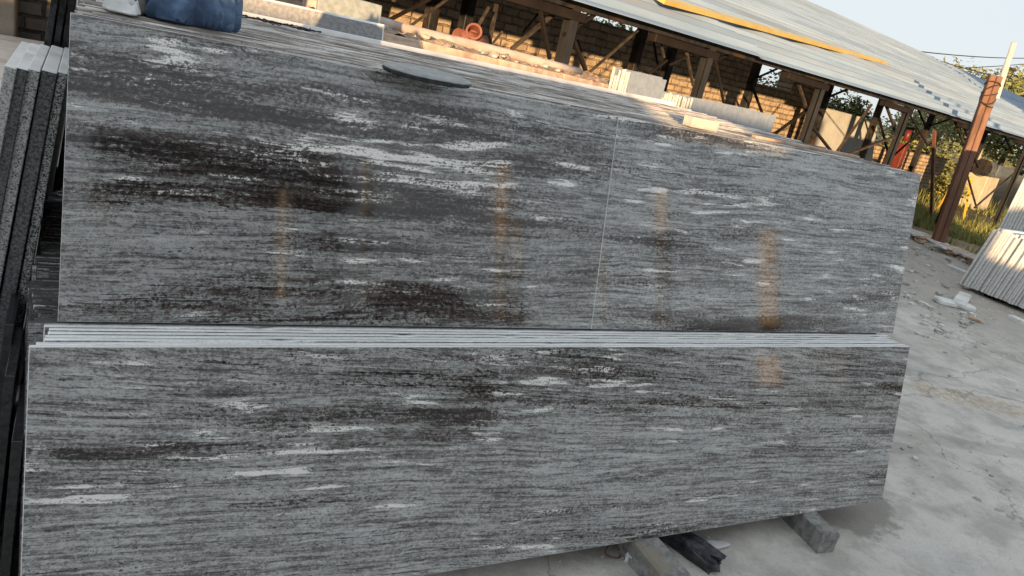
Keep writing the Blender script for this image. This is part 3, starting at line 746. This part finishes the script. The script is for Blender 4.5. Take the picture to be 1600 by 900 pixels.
for k, m in enumerate((5.5, 6.9, 8.85, 10.6)):
    b = MB(); b.bar(sm(ROOF_S0, m, roofz(m) - .06), sm(ROOF_S1, m, roofz(m) - .06), .06, .09)
    part(b, 'purlin', M_STEELB, shed)
FRONT = [4.67, 6.69, 9.24, 12.15, 15.6, 19.4, 24., 29.]
for i, s in enumerate(FRONT):
    b = MB()                                                     # H-section column
    for dm in (-.04, .04): b.box((-.042, dm - .006, 0), (.042, dm + .006, EZ - .02), mat=Matrix.Translation(sm(s, 4.47)) @ Matrix.Rotation(SHED_ROT, 4, 'Z'))
    b.box((-.006, -.0335, 0), (.006, .0335, EZ - .02), mat=Matrix.Translation(sm(s, 4.47)) @ Matrix.Rotation(SHED_ROT, 4, 'Z'))
    part(b, 'post', M_STEELG, shed)
    b = MB(); b.bar(sm(s - .95, 4.47, EZ - .085), sm(s + .12, 4.47, EZ - .095), .10, .075, bevel=.006)
    part(b, 'haunch_beam', M_STEELB, shed)
BACK = [5.1, 5.57, 8.63, 9.4, 11.8, 14.6, 17.2, 20.4, 25., 30.]
for s in BACK:
    b = MB(); b.box((-.06, -.06, 0), (.06, .06, roofz(6.9) - .08), mat=Matrix.Translation(sm(s, 6.9)) @ Matrix.Rotation(SHED_ROT, 4, 'Z'), bevel=.008)
    part(b, 'post', M_STEELK, shed)
BR = [  # pixel ends in the photograph, cross distance of the frame they belong to, thickness, 0 dark / 1 rust
    (799, 77, 866, 21, 4.6, .05, 1), (817, 51, 849, 11, 6.7, .035, 1), (842, 8, 859, 92, 4.45, .045, 0), (885, 34, 915, 111, 4.6, .05, 0),
    (879, 55, 929, 23, 4.5, .05, 0), (921, 113, 997, 47, 4.6, .035, 1), (903, 62, 918, 112, 6.7, .03, 1), (736, 60, 764, 11, 4.5, .032, 1),
    (764, 70, 776, 6, 4.7, .045, 1), (768, 70, 785, 49, 4.5, .025, 1), (607, 32, 672, -2, 5., .045, 0), (642, 40, 700, -2, 5., .032, 1),
    (1011, 117, 1042, 94, 4.6, .04, 0), (1020, 59, 1031, 119, 6.8, .04, 0), (1029, 52, 1038, 90, 4.6, .03, 1), (1071, 72, 1083, 134, 4.5, .04, 1),
    (1047, 101, 1087, 81, 4.5, .035, 0), (1118, 97, 1131, 161, 4.5, .04, 0), (1110, 98, 1137, 86, 4.6, .035, 0), (1173, 128, 1191, 177, 6.8, .06, 0),
    (1175, 125, 1222, 104, 6.8, .05, 0), (1204, 214, 1262, 171, 4.6, .05, 0), (1245, 122, 1262, 175, 4.6, .05, 1), (1269, 198, 1300, 238, 4.6, .055, 0),
    (1306, 239, 1362, 163, 4.6, .05, 1), (1282, 157, 1337, 134, 6.8, .06, 0), (1380, 152, 1400, 207, 4.6, .055, 1), (1372, 177, 1389, 245, 6.8, .07, 0),
    (1322, 242, 1397, 214, 4.4, .05, 1), (1395, 244, 1440, 205, 6.8, .06, 0), (1430, 160, 1446, 198, 6.8, .06, 0), (1421, 178, 1450, 228, 4.6, .04, 0),
    (1449, 198, 1492, 184, 6.8, .06, 0), (1490, 184, 1520, 262, 4.6, .055, 1), (1503, 188, 1528, 262, 4.6, .05, 0), (1508, 262, 1526, 325, 4.6, .05, 1),
    (1522, 325, 1584, 271, 4.4, .05, 1), (1531, 210, 1566, 202, 6.8, .06, 0), (1565, 202, 1582, 240, 6.8, .06, 0)]
for (x0, y0, x1, y1, m, t, r) in BR:
    p, q = at_m(x0, y0, m), at_m(x1, y1, m)
    b = MB(); b.bar(p, q, t * .62, t * .5)
    part(b, 'brace', M_BRACE if r else M_STEELB, shed)
for i, (a, c) in enumerate(zip(BACK, BACK[1:])):                  # light lattice under the rear frame
    b = MB(); zt = roofz(6.9) - .15; nseg = max(4, int((c - a) / .5))
    for k in range(nseg):
        p, q = a + (c - a) * k / nseg, a + (c - a) * (k + 1) / nseg
        b.bar(sm(p, 6.9, zt - .30 * (k % 2)), sm(q, 6.9, zt - .30 * ((k + 1) % 2)), .022, .022)
    b.bar(sm(a, 6.9, zt - .31), sm(c, 6.9, zt - .31), .03, .03)
    part(b, 'truss', M_STEELK, shed)

# stone wall at the back of the shed, with ragged top and openings
WM = 8.0
def wall_s(px, py): return at_m(px, py, WM).dot(DV)
b = MB()
def wseg(a, c, z0, z1): b.box((a, 0, z0), (c, .35, z1))
zt = CAM_H + .62
o_a, o_b = wall_s(1180, 110), wall_s(1243, 120)
cols = [(-3., 5.2, 2.9), (5.2, 8.5, 2.5), (8.5, 10.4, 2.12), (10.4, o_a, 2.45)]
for (a, c, h) in cols: wseg(a, c, 0, h)
z_sill = at_m(1215, 138, WM).z
wseg(o_a, o_b, 0, z_sill); wseg(o_b, o_b + 1.6, 0, 2.75); wseg(o_b + 1.6, o_b + 2.5, 0, 1.25)
root = b.build('stone_wall', M_STONEWALL); root.location = MV * WM; root.rotation_euler = (0, 0, SHED_ROT)
tag(root, 'rough stone brick wall with a window opening at the back of the shed', 'wall')
# low wall further along
b = MB(); b.box((0, 0, 0), (9.5, .35, 1.05)); b.box((0, .4, 0), (3.2, .8, 1.35))
o = b.build('low_stone_wall', M_STONEWALL); o.location = sm(17.2, 8.6); o.rotation_euler = (0, 0, SHED_ROT - R(3))
tag(o, 'low sunlit stone wall right of the large white slab under the shed', 'wall')
# tall white panel leaning under the shed
p = [at_m(x, y, 7.4) for x, y in ((1272, 236), (1368, 265), (1372, 190), (1284, 166))]
b = MB(); dpt = MV * .05
for v in (p[0], p[1]): v.z = .02
b.hexa([p[0], p[1], p[1] + dpt, p[0] + dpt, p[3], p[2], p[2] + dpt, p[3] + dpt], 0, .006)
tag(b.build('white_slab', M_WHITEPANEL), 'large dull white slab standing under the shed right of the stone wall', 'slab')
# little wooden window frame low in the wall
root = empty('wooden_stool', at_m(1228, 190, 8.2)); c0 = at_m(1228, 182, 8.2)
b = MB(); b.bar(c0 - DV * .26, c0 + DV * .26, .22, .05); part(b, 'seat', M_STEELB, root)
for d in (-.2, .2):
    b = MB(); b.bar(c0 + DV * d, Vector((c0.x + DV.x * d, c0.y + DV.y * d, 0.0)), .05, .05); part(b, 'leg', M_STEELB, root)
tag(root, 'small dark wooden stand in front of the stone wall below its opening', 'stand')

# red pump
root = empty('red_machine', at_m(1412, 240, 7.9)); c0 = at_m(1412, 222, 7.9); c0.z -= .05
b = MB(); b.box((-.12, -.14, -c0.z), (.12, .14, .02), bevel=.03, mat=Matrix.Translation(c0) @ Matrix.Rotation(SHED_ROT, 4, 'Z'), seg=2); part(b, 'body', M_REDP, root)
b = MB(); b.tube([c0 + Vector((.04, 0, .08)), c0 + Vector((.06, 0, .42))], .075, 12); part(b, 'cylinder', M_REDP, root)
b = MB(); b.tube([c0 + Vector((.06, 0, .40)), c0 + Vector((.06, 0, .46))], .11, 12); part(b, 'cap', M_STEELK, root)
tag(root, 'red painted machine under the shed beside the stone walls', 'machine')

# grey grinding machine with motor
root = empty('grey_machine', at_m(1540, 320, 6.2)); c0 = at_m(1540, 268, 6.2)
mt = Matrix.Translation(c0) @ Matrix.Rotation(SHED_ROT, 4, 'Z')
b = MB(); b.tube([mt @ Vector((-.42, 0, .1)), mt @ Vector((.32, 0, .12))], .17, 16)
for i in range(9): b.tube([mt @ Vector((-.28 + i * .06, 0, .105)), mt @ Vector((-.265 + i * .06, 0, .105))], .19, 16)
part(b, 'motor', M_MACH, root)
b = MB(); b.tube([mt @ Vector((-.5, 0, .08)), mt @ Vector((-.42, 0, .08))], .24, 18); part(b, 'flywheel', M_STEELK, root)
b = MB(); b.box((-.5, -.25, -c0.z), (.6, .25, -.1), bevel=.02, mat=mt); part(b, 'base', M_CREAMBOX, root)
b = MB(); b.box((.36, -.2, -.1), (.8, .2, .25), bevel=.03, mat=mt, seg=2); part(b, 'gearbox', M_MACH, root)
tag(root, 'dark grey motor machine on a cream base behind the rust red post', 'machine')
# yellow stand
root = empty('yellow_stand', at_m(1478, 350, 5.2)); c0 = at_m(1480, 345, 5.0); c0.z = 0
for (dx, dy) in ((-.16, -.14), (.16, -.14), (.16, .14), (-.16, .14)):
    b = MB(); b.bar(c0 + Vector((dx * 1.5, dy * 1.5, .0)), c0 + Vector((dx * .6, dy * .6, .95)), .035, .035); part(b, 'leg', M_YPAINT, root)
b = MB(); b.box((-.14, -.12, .93), (.14, .12, .99), mat=Matrix.Translation(c0), bevel=.01); part(b, 'top', M_YPAINT, root)
tag(root, 'small yellow painted stand on the grass left of the rust red post', 'stand')
# thin rod
b = MB(); b.bar(at_m(1455, 345, 4.9), at_m(1460, 205, 4.9), .05, .05)
tag(b.build('steel_rod', M_RUST), 'thin rusty upright rod just left of the rust red post', 'rod')

# the rust red post
pb_ = Vector((11.78, 6.95, .0)); pt_ = Vector((11.715, 7.07, 2.66))
root = empty('steel_post', pb_)
b = MB()
for k in (-1, 1): b.bar(pb_ + Vector((.037 * k, -.028 * k, 0)), pt_ + Vector((.037 * k, -.028 * k, 0)), .088, .11, up=(-.6, -.8, 0), bevel=.010)
part(b, 'column', M_RUST, root)
b = MB()
for q in range(5):
    z = 2.25 + q * .07
    c0 = pb_.lerp(pt_, z / 2.66)
    b.tube([c0 + Vector((math.cos(t) * .105, math.sin(t) * .105, .04 * math.sin(t + q) * (1 + q % 2))) for t in [2 * math.pi * j / 16 for j in range(17)]], .008, 5)
part(b, 'tie_wire', M_BRACE, root)
tag(root, 'tall leaning rust red steel post standing at the yard edge', 'post')

# ================================================================== RIGHT STACK of cream slabs
b = MB()
for yy in (4.65, 3.75): b.box((9.3, yy - .06, .004), (11., yy + .06, .05))
o = b.build('bearer', M_STEELK); tag(o, 'dark timber bearers under the cream slab stack at right', 'bearer')
def rstack(n, x, y0, h, lean, zb, pitch, group, lab, lab0):
    y = y0
    for i in range(n):
        t = pitch * rnd.uniform(.75, 1.2)
        b = MB(); b.box((0, 0, 0), (1.5, t * .80, h + rnd.uniform(-.03, .02)), bevel=.002)
        o = b.build('cream_slab', M_CREAM); o.location = (x + rnd.uniform(-.025, .03), y - t, zb); o.rotation_euler = (R(lean), 0, 0)
        tag(o, lab0 if i == 0 else lab, 'slab', None if i == 0 else group)
        y -= t
rstack(38, 9.18, 4.98, .745, 9.5, .052, .032, 'cream slabs in the low right stack', 'cream slab standing edge-on in the low stack at the right edge', 'outermost cream slab of the low right stack, nearest the rust red post')
rstack(24, 10.6, 5.58, 1.6, 3.0, .052, .036, 'tall slabs behind the low right stack', 'tall slab edge-on behind the low cream stack at right', 'outermost tall slab behind the low cream stack')

# ================================================================== SMALL THINGS ON THE YARD
def stone(name, px, py, size, mat, label, cat='stone', group=None, seed=0, rz=0., sub=2, amp=.3, cut=False):
    p = at_z(px, py, .004); b = MB(); rough_block(b, (size[0] * .8, size[1] * .8, size[2]), seed * 1.7, 3 if sub < 3 else 6, .30)
    o = b.build(name, mat); o.location = p; o.rotation_euler = (0, 0, rz)
    return tag(o, label, cat, group)
stone('white_stone', 986, 876, (.030, .022, .018), M_WHITEST, 'small white stone beside the left sleeper and the red wire', seed=4, cut=True, rz=.5)
stone('white_stone', 1264, 836, (.012, .010, .006), M_WHITEST, 'tiny white chip beside the right sleeper', seed=6)
k_ = NT('dark_wet_stone'); nn_ = k_.noise(k_.coord(), 30, 5, .7).outputs[0]
M_WETST = k_.out(k_.mix(k_.step(nn_, .4, .65), (.018, .018, .026), (.07, .065, .075)), .3, 0., nn_, .012, .8)
p = at_z(1076, 858, .02)
b = MB(); rough_block(b, (.034, .115, .036), 12, 6, .28)
o = b.build('wet_stone', M_WETST); o.location = (p.x, p.y, .004); o.rotation_euler = (0, 0, R(16)); tag(o, 'dark wet broken stone beside the middle sleeper', 'stone')
p = at_z(1108, 851, .01)
b = MB(); b.rock((0, 0, .01), (.085, .03, .011), 5, 3, amp=.3)
for v in b.bm.verts: v.co.z = max(v.co.z, 0)
o = b.build('grey_rag', simple('grey_rag_cloth', (.36, .36, .36), (.5, .5, .5), 20, .95, bump=.003), smooth=True); o.location = (p.x, p.y, .004); o.rotation_euler = (0, 0, R(-12)); tag(o, 'flattened pale grey rag on the concrete by the wet stone', 'rag')
p = at_z(956, 862, .02)
b = MB(); b.tube([Vector((p.x + .030 * math.cos(t), p.y + .022 * math.sin(t) + .008 * math.sin(2 * t), .012 + .010 * (1 + math.sin(t)))) for t in [2 * math.pi * j / 24 * .93 for j in range(25)]], .0022, 6)
tag(b.build('red_wire', M_REDP), 'loop of thin red wire on the concrete left of the sleeper', 'wire')
# T-shaped white offcut
root = empty('white_offcut', at_z(1490, 474, .004)); a_, b_, c_, d_ = at_z(1462, 468, .03), at_z(1520, 482, .03), at_z(1497, 476, .05), at_z(1507, 461, .05)
b = MB(); b.bar(a_, b_, .16, .06, bevel=.015); part(b, 'long_piece', M_WHITEST, root)
b = MB(); b.bar(c_, d_, .14, .06, bevel=.015); part(b, 'short_piece', M_WHITEST, root)
tag(root, 'white T shaped stone offcut lying before the cream slab stack', 'offcut')
def stick(x0, y0, x1, y1, t, mat, label):
    b = MB(); b.bar(at_z(x0, y0, .02), at_z(x1, y1, .02), t, t * .6, bevel=t * .1); tag(b.build('broken_strip', mat), label, 'strip')
stick(1514, 495, 1534, 503, .05, M_SAND, 'pinkish broken strip on the ground below the white offcut')
stick(1481, 416, 1510, 428, .10, M_WHITEST, 'pale broken strip near the foot of the cream stack')
stick(1578, 495, 1600, 505, .09, M_CREAM, 'cream broken strip under the edge of the right stack')
for i in range(150):
    if i < 110: px, py = rnd.uniform(1412, 1520), 388 + 140 * rnd.random() ** 1.5
    else: px, py = rnd.uniform(1405, 1600), rnd.uniform(470, 800)
    r = rnd.choice((.009, .012, .016, .022, .034)) * (1. if i < 110 else .4)
    stone('stone_chip', px, py, (r * 1.4, r, r * .5), M_CHIP, 'pale stone chip scattered on the yard right of the granite stack', 'stone', 'stone chips scattered on the yard', seed=i + 20, rz=rnd.random() * 6, sub=1)
# crumbling kerb lumps at the yard edge
for i, (px, py) in enumerate(((1432, 372), (1448, 380), (1468, 391), (1490, 398), (1512, 407), (1530, 417))):
    stone('kerb_lump', px, py, (.34, .22, .055), M_SAND if i % 2 else M_CHIP, 'low crumbling concrete lump along the yard edge by the rust red post', 'kerb', 'crumbling kerb lumps at the yard edge', seed=50 + i, rz=.9, sub=3)
# fine grit
b = MB()
for i in range(5200):
    if i < 3600: x = rnd.uniform(6.6, 12.); y = rnd.uniform(3., 8.)
    else: x = rnd.uniform(1.4, 6.); y = rnd.uniform(.9, 4.2)
    if x > 10.6 + (y - 5.05) * .74: continue
    r = rnd.uniform(.004, .016) if i < 3600 else rnd.uniform(.0015, .006)
    a = rnd.random() * 6; q = [(x + r * math.cos(a + t) * rnd.uniform(.7, 1.3), y + r * math.sin(a + t) * rnd.uniform(.7, 1.3)) for t in (0, 2.1, 4.2)]
    t = (x, y, .004 + r * .8)
    for k in range(3): b.face([(q[k][0], q[k][1], .0045), (q[(k + 1) % 3][0], q[(k + 1) % 3][1], .0045), t])
tag(b.build('grit', M_CHIP, fix=False), 'loose pale stone grit on the yard', 'grit', kind='stuff')

# ================================================================== VEGETATION
def leaves(b, c, rad, n, size, seed):
    r = random.Random(seed)
    for i in range(n):
        d = Vector((r.gauss(0, 1), r.gauss(0, 1), r.gauss(0, 1))).normalized() * r.random() ** .45
        p = Vector(c) + Vector((d.x * rad[0], d.y * rad[1], d.z * rad[2]))
        if p.z < .02: continue
        u = Vector((r.gauss(0, 1), r.gauss(0, 1), r.gauss(0, .6))).normalized(); v = u.orthogonal().normalized()
        v.rotate(Matrix.Rotation(r.random() * 6, 3, u)); s = size * r.uniform(.6, 1.4)
        b.face([p - u * s, p + v * s * .5, p + u * s, p - v * s * .5])
def plant(name, base, h, rad, n, mat, label, cat, seed, size=.06, group=None, clumps=7, trunk=True):
    r = random.Random(seed); root = empty(name, base); base = Vector(base)
    b = MB()
    for i in range(clumps):
        a = r.random() * 6.3; q = r.random() ** .6
        c = base + Vector((math.cos(a) * rad * q * .75, math.sin(a) * rad * q * .75, h * r.uniform(.3 if trunk else .2, .88)))
        rr = rad * r.uniform(.28, .5)
        leaves(b, c, (rr, rr, rr * .8), n // clumps, size, seed * 31 + i)
    part(b, 'crown' if trunk else 'foliage', mat, root)
    b = MB()
    b.tube([base, base + Vector((.05 * rad, 0, h * .4)), base + Vector((.02, .08 * rad, h * .75))], [h * .03, h * .022, h * .008], 7)
    for i in range(5):
        a = r.random() * 6.3; z0 = h * r.uniform(.25, .5)
        b.tube([base + Vector((0, 0, z0)), base + Vector((math.cos(a) * rad * .6, math.sin(a) * rad * .6, z0 + h * .3))], [h * .014, h * .004], 5)
    part(b, 'trunk' if trunk else 'stem', M_LIMB, root)
    tag(root, label, cat, group)
# grass beyond the yard edge
b = MB(); r = random.Random(5)
for i in range(26000):
    x = r.uniform(11., 24.) if i % 2 else r.uniform(11.5, 16.5); y = r.uniform(5.5, 17.) if i % 2 else r.uniform(7., 12.)
    if x < 10.9 + (y - 5.05) * .74 + .6 * noise.noise(Vector((x, y, 0))) or noise.noise(Vector((x * .5, y * .5, 3))) < -.15: continue
    h = r.uniform(.06, .22) * (1.2 + noise.noise(Vector((x * .8, y * .8, 9)))); a = r.random() * 6.3
    dx, dy = math.cos(a) * .012, math.sin(a) * .012; lx, ly = r.gauss(0, .05), r.gauss(0, .05)
    b.face([(x - dx, y - dy, 0), (x + dx, y + dy, 0), (x + lx, y + ly, h)])
tag(b.build('grass', M_LEAF[3], fix=False), 'dry yellow green grass beyond the yard edge', 'grass', kind='stuff')
PL = [  # s, m, height, radius, leaves, leaf kind, label
    (15.2, 5.6, .55, .5, 900, 3, 'low sunlit weed bush on the grass left of the rust red post'),
    (14.6, 6.6, .5, .4, 700, 0, 'small green weed clump beside the right end of the granite row'),
    (19.5, 7.6, .7, .6, 900, 0, 'green weed clump growing by the low stone wall'),
    (21.5, 10.8, 2.1, 1.5, 2600, 2, 'dark green bush behind the low stone wall'),
    (25.5, 11.0, 2.2, 1.7, 2600, 1, 'olive bush behind the rust red post'),
    (30., 10.5, 2.3, 1.9, 2600, 1, 'pale olive bush far right under the shed roof'),
    (27., 15., 2.6, 2.2, 2600, 0, 'broad green bush in the far gap of the shed'),
    (17.5, 14.5, 3.0, 1.8, 2200, 1, 'olive tree seen through the opening right of the stone wall'),
    (13., 14.5, 3.2, 1.8, 2000, 1, 'sunlit tree seen through the stone wall opening'),
    (22.5, 6.6, .8, .7, 1000, 3, 'dry sunlit weed bush near the grey machine'),
    (24.5, 9.2, 1.1, 1.0, 1500, 1, 'olive weed bush behind the grey machine'), (28., 9.4, 1.2, 1.2, 1500, 3, 'dry weed bush at the right edge below the shed eave'),
    (20.5, 8.9, .9, .8, 1200, 1, 'low weed bush between the red post and the stone wall')]
for i, (s, m, h, rd, n, lk, lab) in enumerate(PL):
    plant('bush' if h < 3 else 'tree', sm(s, m, 0), h, rd, n, M_LEAF[lk], lab, 'bush' if h < 3 else 'tree', 40 + i, .07 if h > 1 else .05, trunk=h >= 3)
for i, (s, m, h, rd, lab) in enumerate(((52., 13., 6.2, 4., 'hazy pale tree beyond the shed roof at the far right edge'), (60., 17., 6.5, 4.5, 'distant tree behind the utility pole'), (45., 8., 3.6, 2.6, 'olive tree low behind the far end of the shed'), (74., 24., 7., 5., 'farthest pale tree past the end of the roof'))):
    plant('tree', sm(s, m, 0), h, rd, 3600, M_LEAF[1], lab, 'tree', 80 + i, .16, clumps=14)

b = MB()
for i in range(90):
    s_ = 10 + i * 1.2; c = sm(s_, 27 + 3 * noise.noise(Vector((i * .3, 0, 0))), 0)
    leaves(b, c + Vector((0, 0, 1.2)), (1.5, 1.5, 1.5 + .9 * noise.noise(Vector((i * .5, 4, 0)))), 110, .16, 900 + i)
tag(b.build('far_hedge', M_LEAF[1], fix=False), 'hazy line of scrub on the far side of the field', 'hedge', kind='stuff')
# poles and cables beyond
pz = at_m(1562, 172, 7.6)
root = empty('utility_pole', (pz.x, pz.y, 0))
top = at_m(1585, 66, 7.6)
b = MB(); b.tube([Vector((pz.x, pz.y, 0)), top], [.13, .075], 10); part(b, 'pole', M_POLE, root)
ca = at_m(1574, 104, 7.6)
b = MB(); b.bar(ca - Vector((.1, 0, 0)), ca + DV * .9, .07, .06); part(b, 'cross_arm', M_BRACE, root)
tag(root, 'pale slender utility pole rising behind the rust red post', 'pole')
def cable(pts, m, r, label, sag=.15):
    P = [at_m(x, y, m) for x, y in pts]; out = []
    for a, c in zip(P, P[1:]):
        for k in range(8): t = k / 8; out.append(a.lerp(c, t) - Vector((0, 0, sag * 4 * t * (1 - t))))
    out.append(P[-1]); b = MB(); b.tube(out, r, 5); tag(b.build('cable', M_WIRE), label, 'cable', None)
cable([(1425, 79), (1640, 90)], 11.5, .02, 'upper black cable crossing the sky right of the roof ridge', .12)
cable([(1480, 107), (1640, 96)], 11.5, .018, 'lower cable meeting the utility pole at right', .05)
cable([(1195, 6), (1315, 57), (1422, 79), (1545, 116)], 10.9, .018, 'black cable lying over the corrugated roof to the right', .05)

# ================================================================== BEHIND THE CAMERA: unseen, built to shade the yard and be mirrored in the polish
b = MB()
def yw(a, c, z0, z1, z2=None):
    z2 = z1 if z2 is None else z2
    b.hexa([Vector(p) for p in ((a, 0, z0), (c, 0, z0), (c, .24, z0), (a, .24, z0), (a, 0, z1), (c, 0, z2), (c, .24, z2), (a, .24, z1))])
tops = [(-16, 1.95), (-8, 1.95), (-8, 2.085), (-3.15, 2.085), (-3.15, 1.95), (-2.4, 1.95), (-2.4, 2.12), (-.6, 2.08), (.2, 1.95), (.7, 1.72), (1.2, 1.6), (1.6, 1.36), (2.1, 1.2), (2.9, 1.12), (3.2, 1.3), (3.5, 1.66), (3.8, 1.8), (4.1, 1.62), (4.5, 1.2), (5.2, .98), (9.6, .95), (9.6, .02), (11.8, .02), (11.8, .95), (14, .95)]
for (a, z1), (c, z2) in zip(tops, tops[1:]):
    if c > a: yw(a, c, 0, z1, z2)
o = b.build('shade_wall', M_SHADEBRICK); o.location = (0, -5.24, 0)  # unseen wall added for shade, its top stepped to light chosen spots
tag(o, 'unseen brick wall added behind the camera, its uneven top shaped to shade the yard', 'wall')
for i, (x, z, h, d, yy) in enumerate(((2.2, 1.1, 2.6, .26, -5.5), (5.3, 2.1, 3.3, .34, -5.5), (5.62, 1.7, 2.5, .10, -5.6), (8.3, 2.55, 3.25, .30, -5.5), (10.8, 1.05, 2.75, .40, -5.5), (10.62, .06, .56, .5, -5.6), (3.6, 2.6, 3.4, .10, -6.5), (7.1, 1.2, 2.3, .08, -5.5))):
    b = MB(); b.box((-.05, -d / 2, 0), (.05, d / 2, z), 1, bevel=.004); b.box((-.048, -d / 2 + .003, z), (.048, d / 2 - .003, h), 0, bevel=.004)
    o = b.build('yard_post', [M_STREAK, M_STEELK]); o.location = (x, yy, 0)
    tag(o, 'unseen cream topped post behind the added wall, mirrored as a warm streak in the slabs', 'post', 'cream topped posts behind the added wall')
# unseen dark building added further back to darken reflections in the left polish
root = empty('reflection_backdrop', (3., -24., 0))
b = MB(); b.box((.6, -30, 0), (8.4, -23, 5.8)); part(b, 'wall', M_BRICK, root)
b = MB(); b.hexa([Vector(p) for p in ((.2, -30.5, 5.8), (8.8, -30.5, 5.8), (8.8, -22.5, 5.8), (.2, -22.5, 5.8), (.2, -26.7, 8.4), (8.8, -26.7, 8.4), (8.8, -26.3, 8.4), (.2, -26.3, 8.4))]); part(b, 'roof', M_STEELB, root)
for x in (2.2, 4.6, 7.):
    b = MB(); b.box((x - .5, -23.02, 3.2), (x + .5, -22.98, 4.8)); part(b, 'window', M_PACKFACE, root)
b = MB(); b.box((3.2, -23.03, 0), (5.6, -22.97, 2.9)); part(b, 'door', M_STEELG, root)
tag(root, 'unseen dark brick building added beyond the wall to darken reflections in the left slab', 'reflection_backdrop')
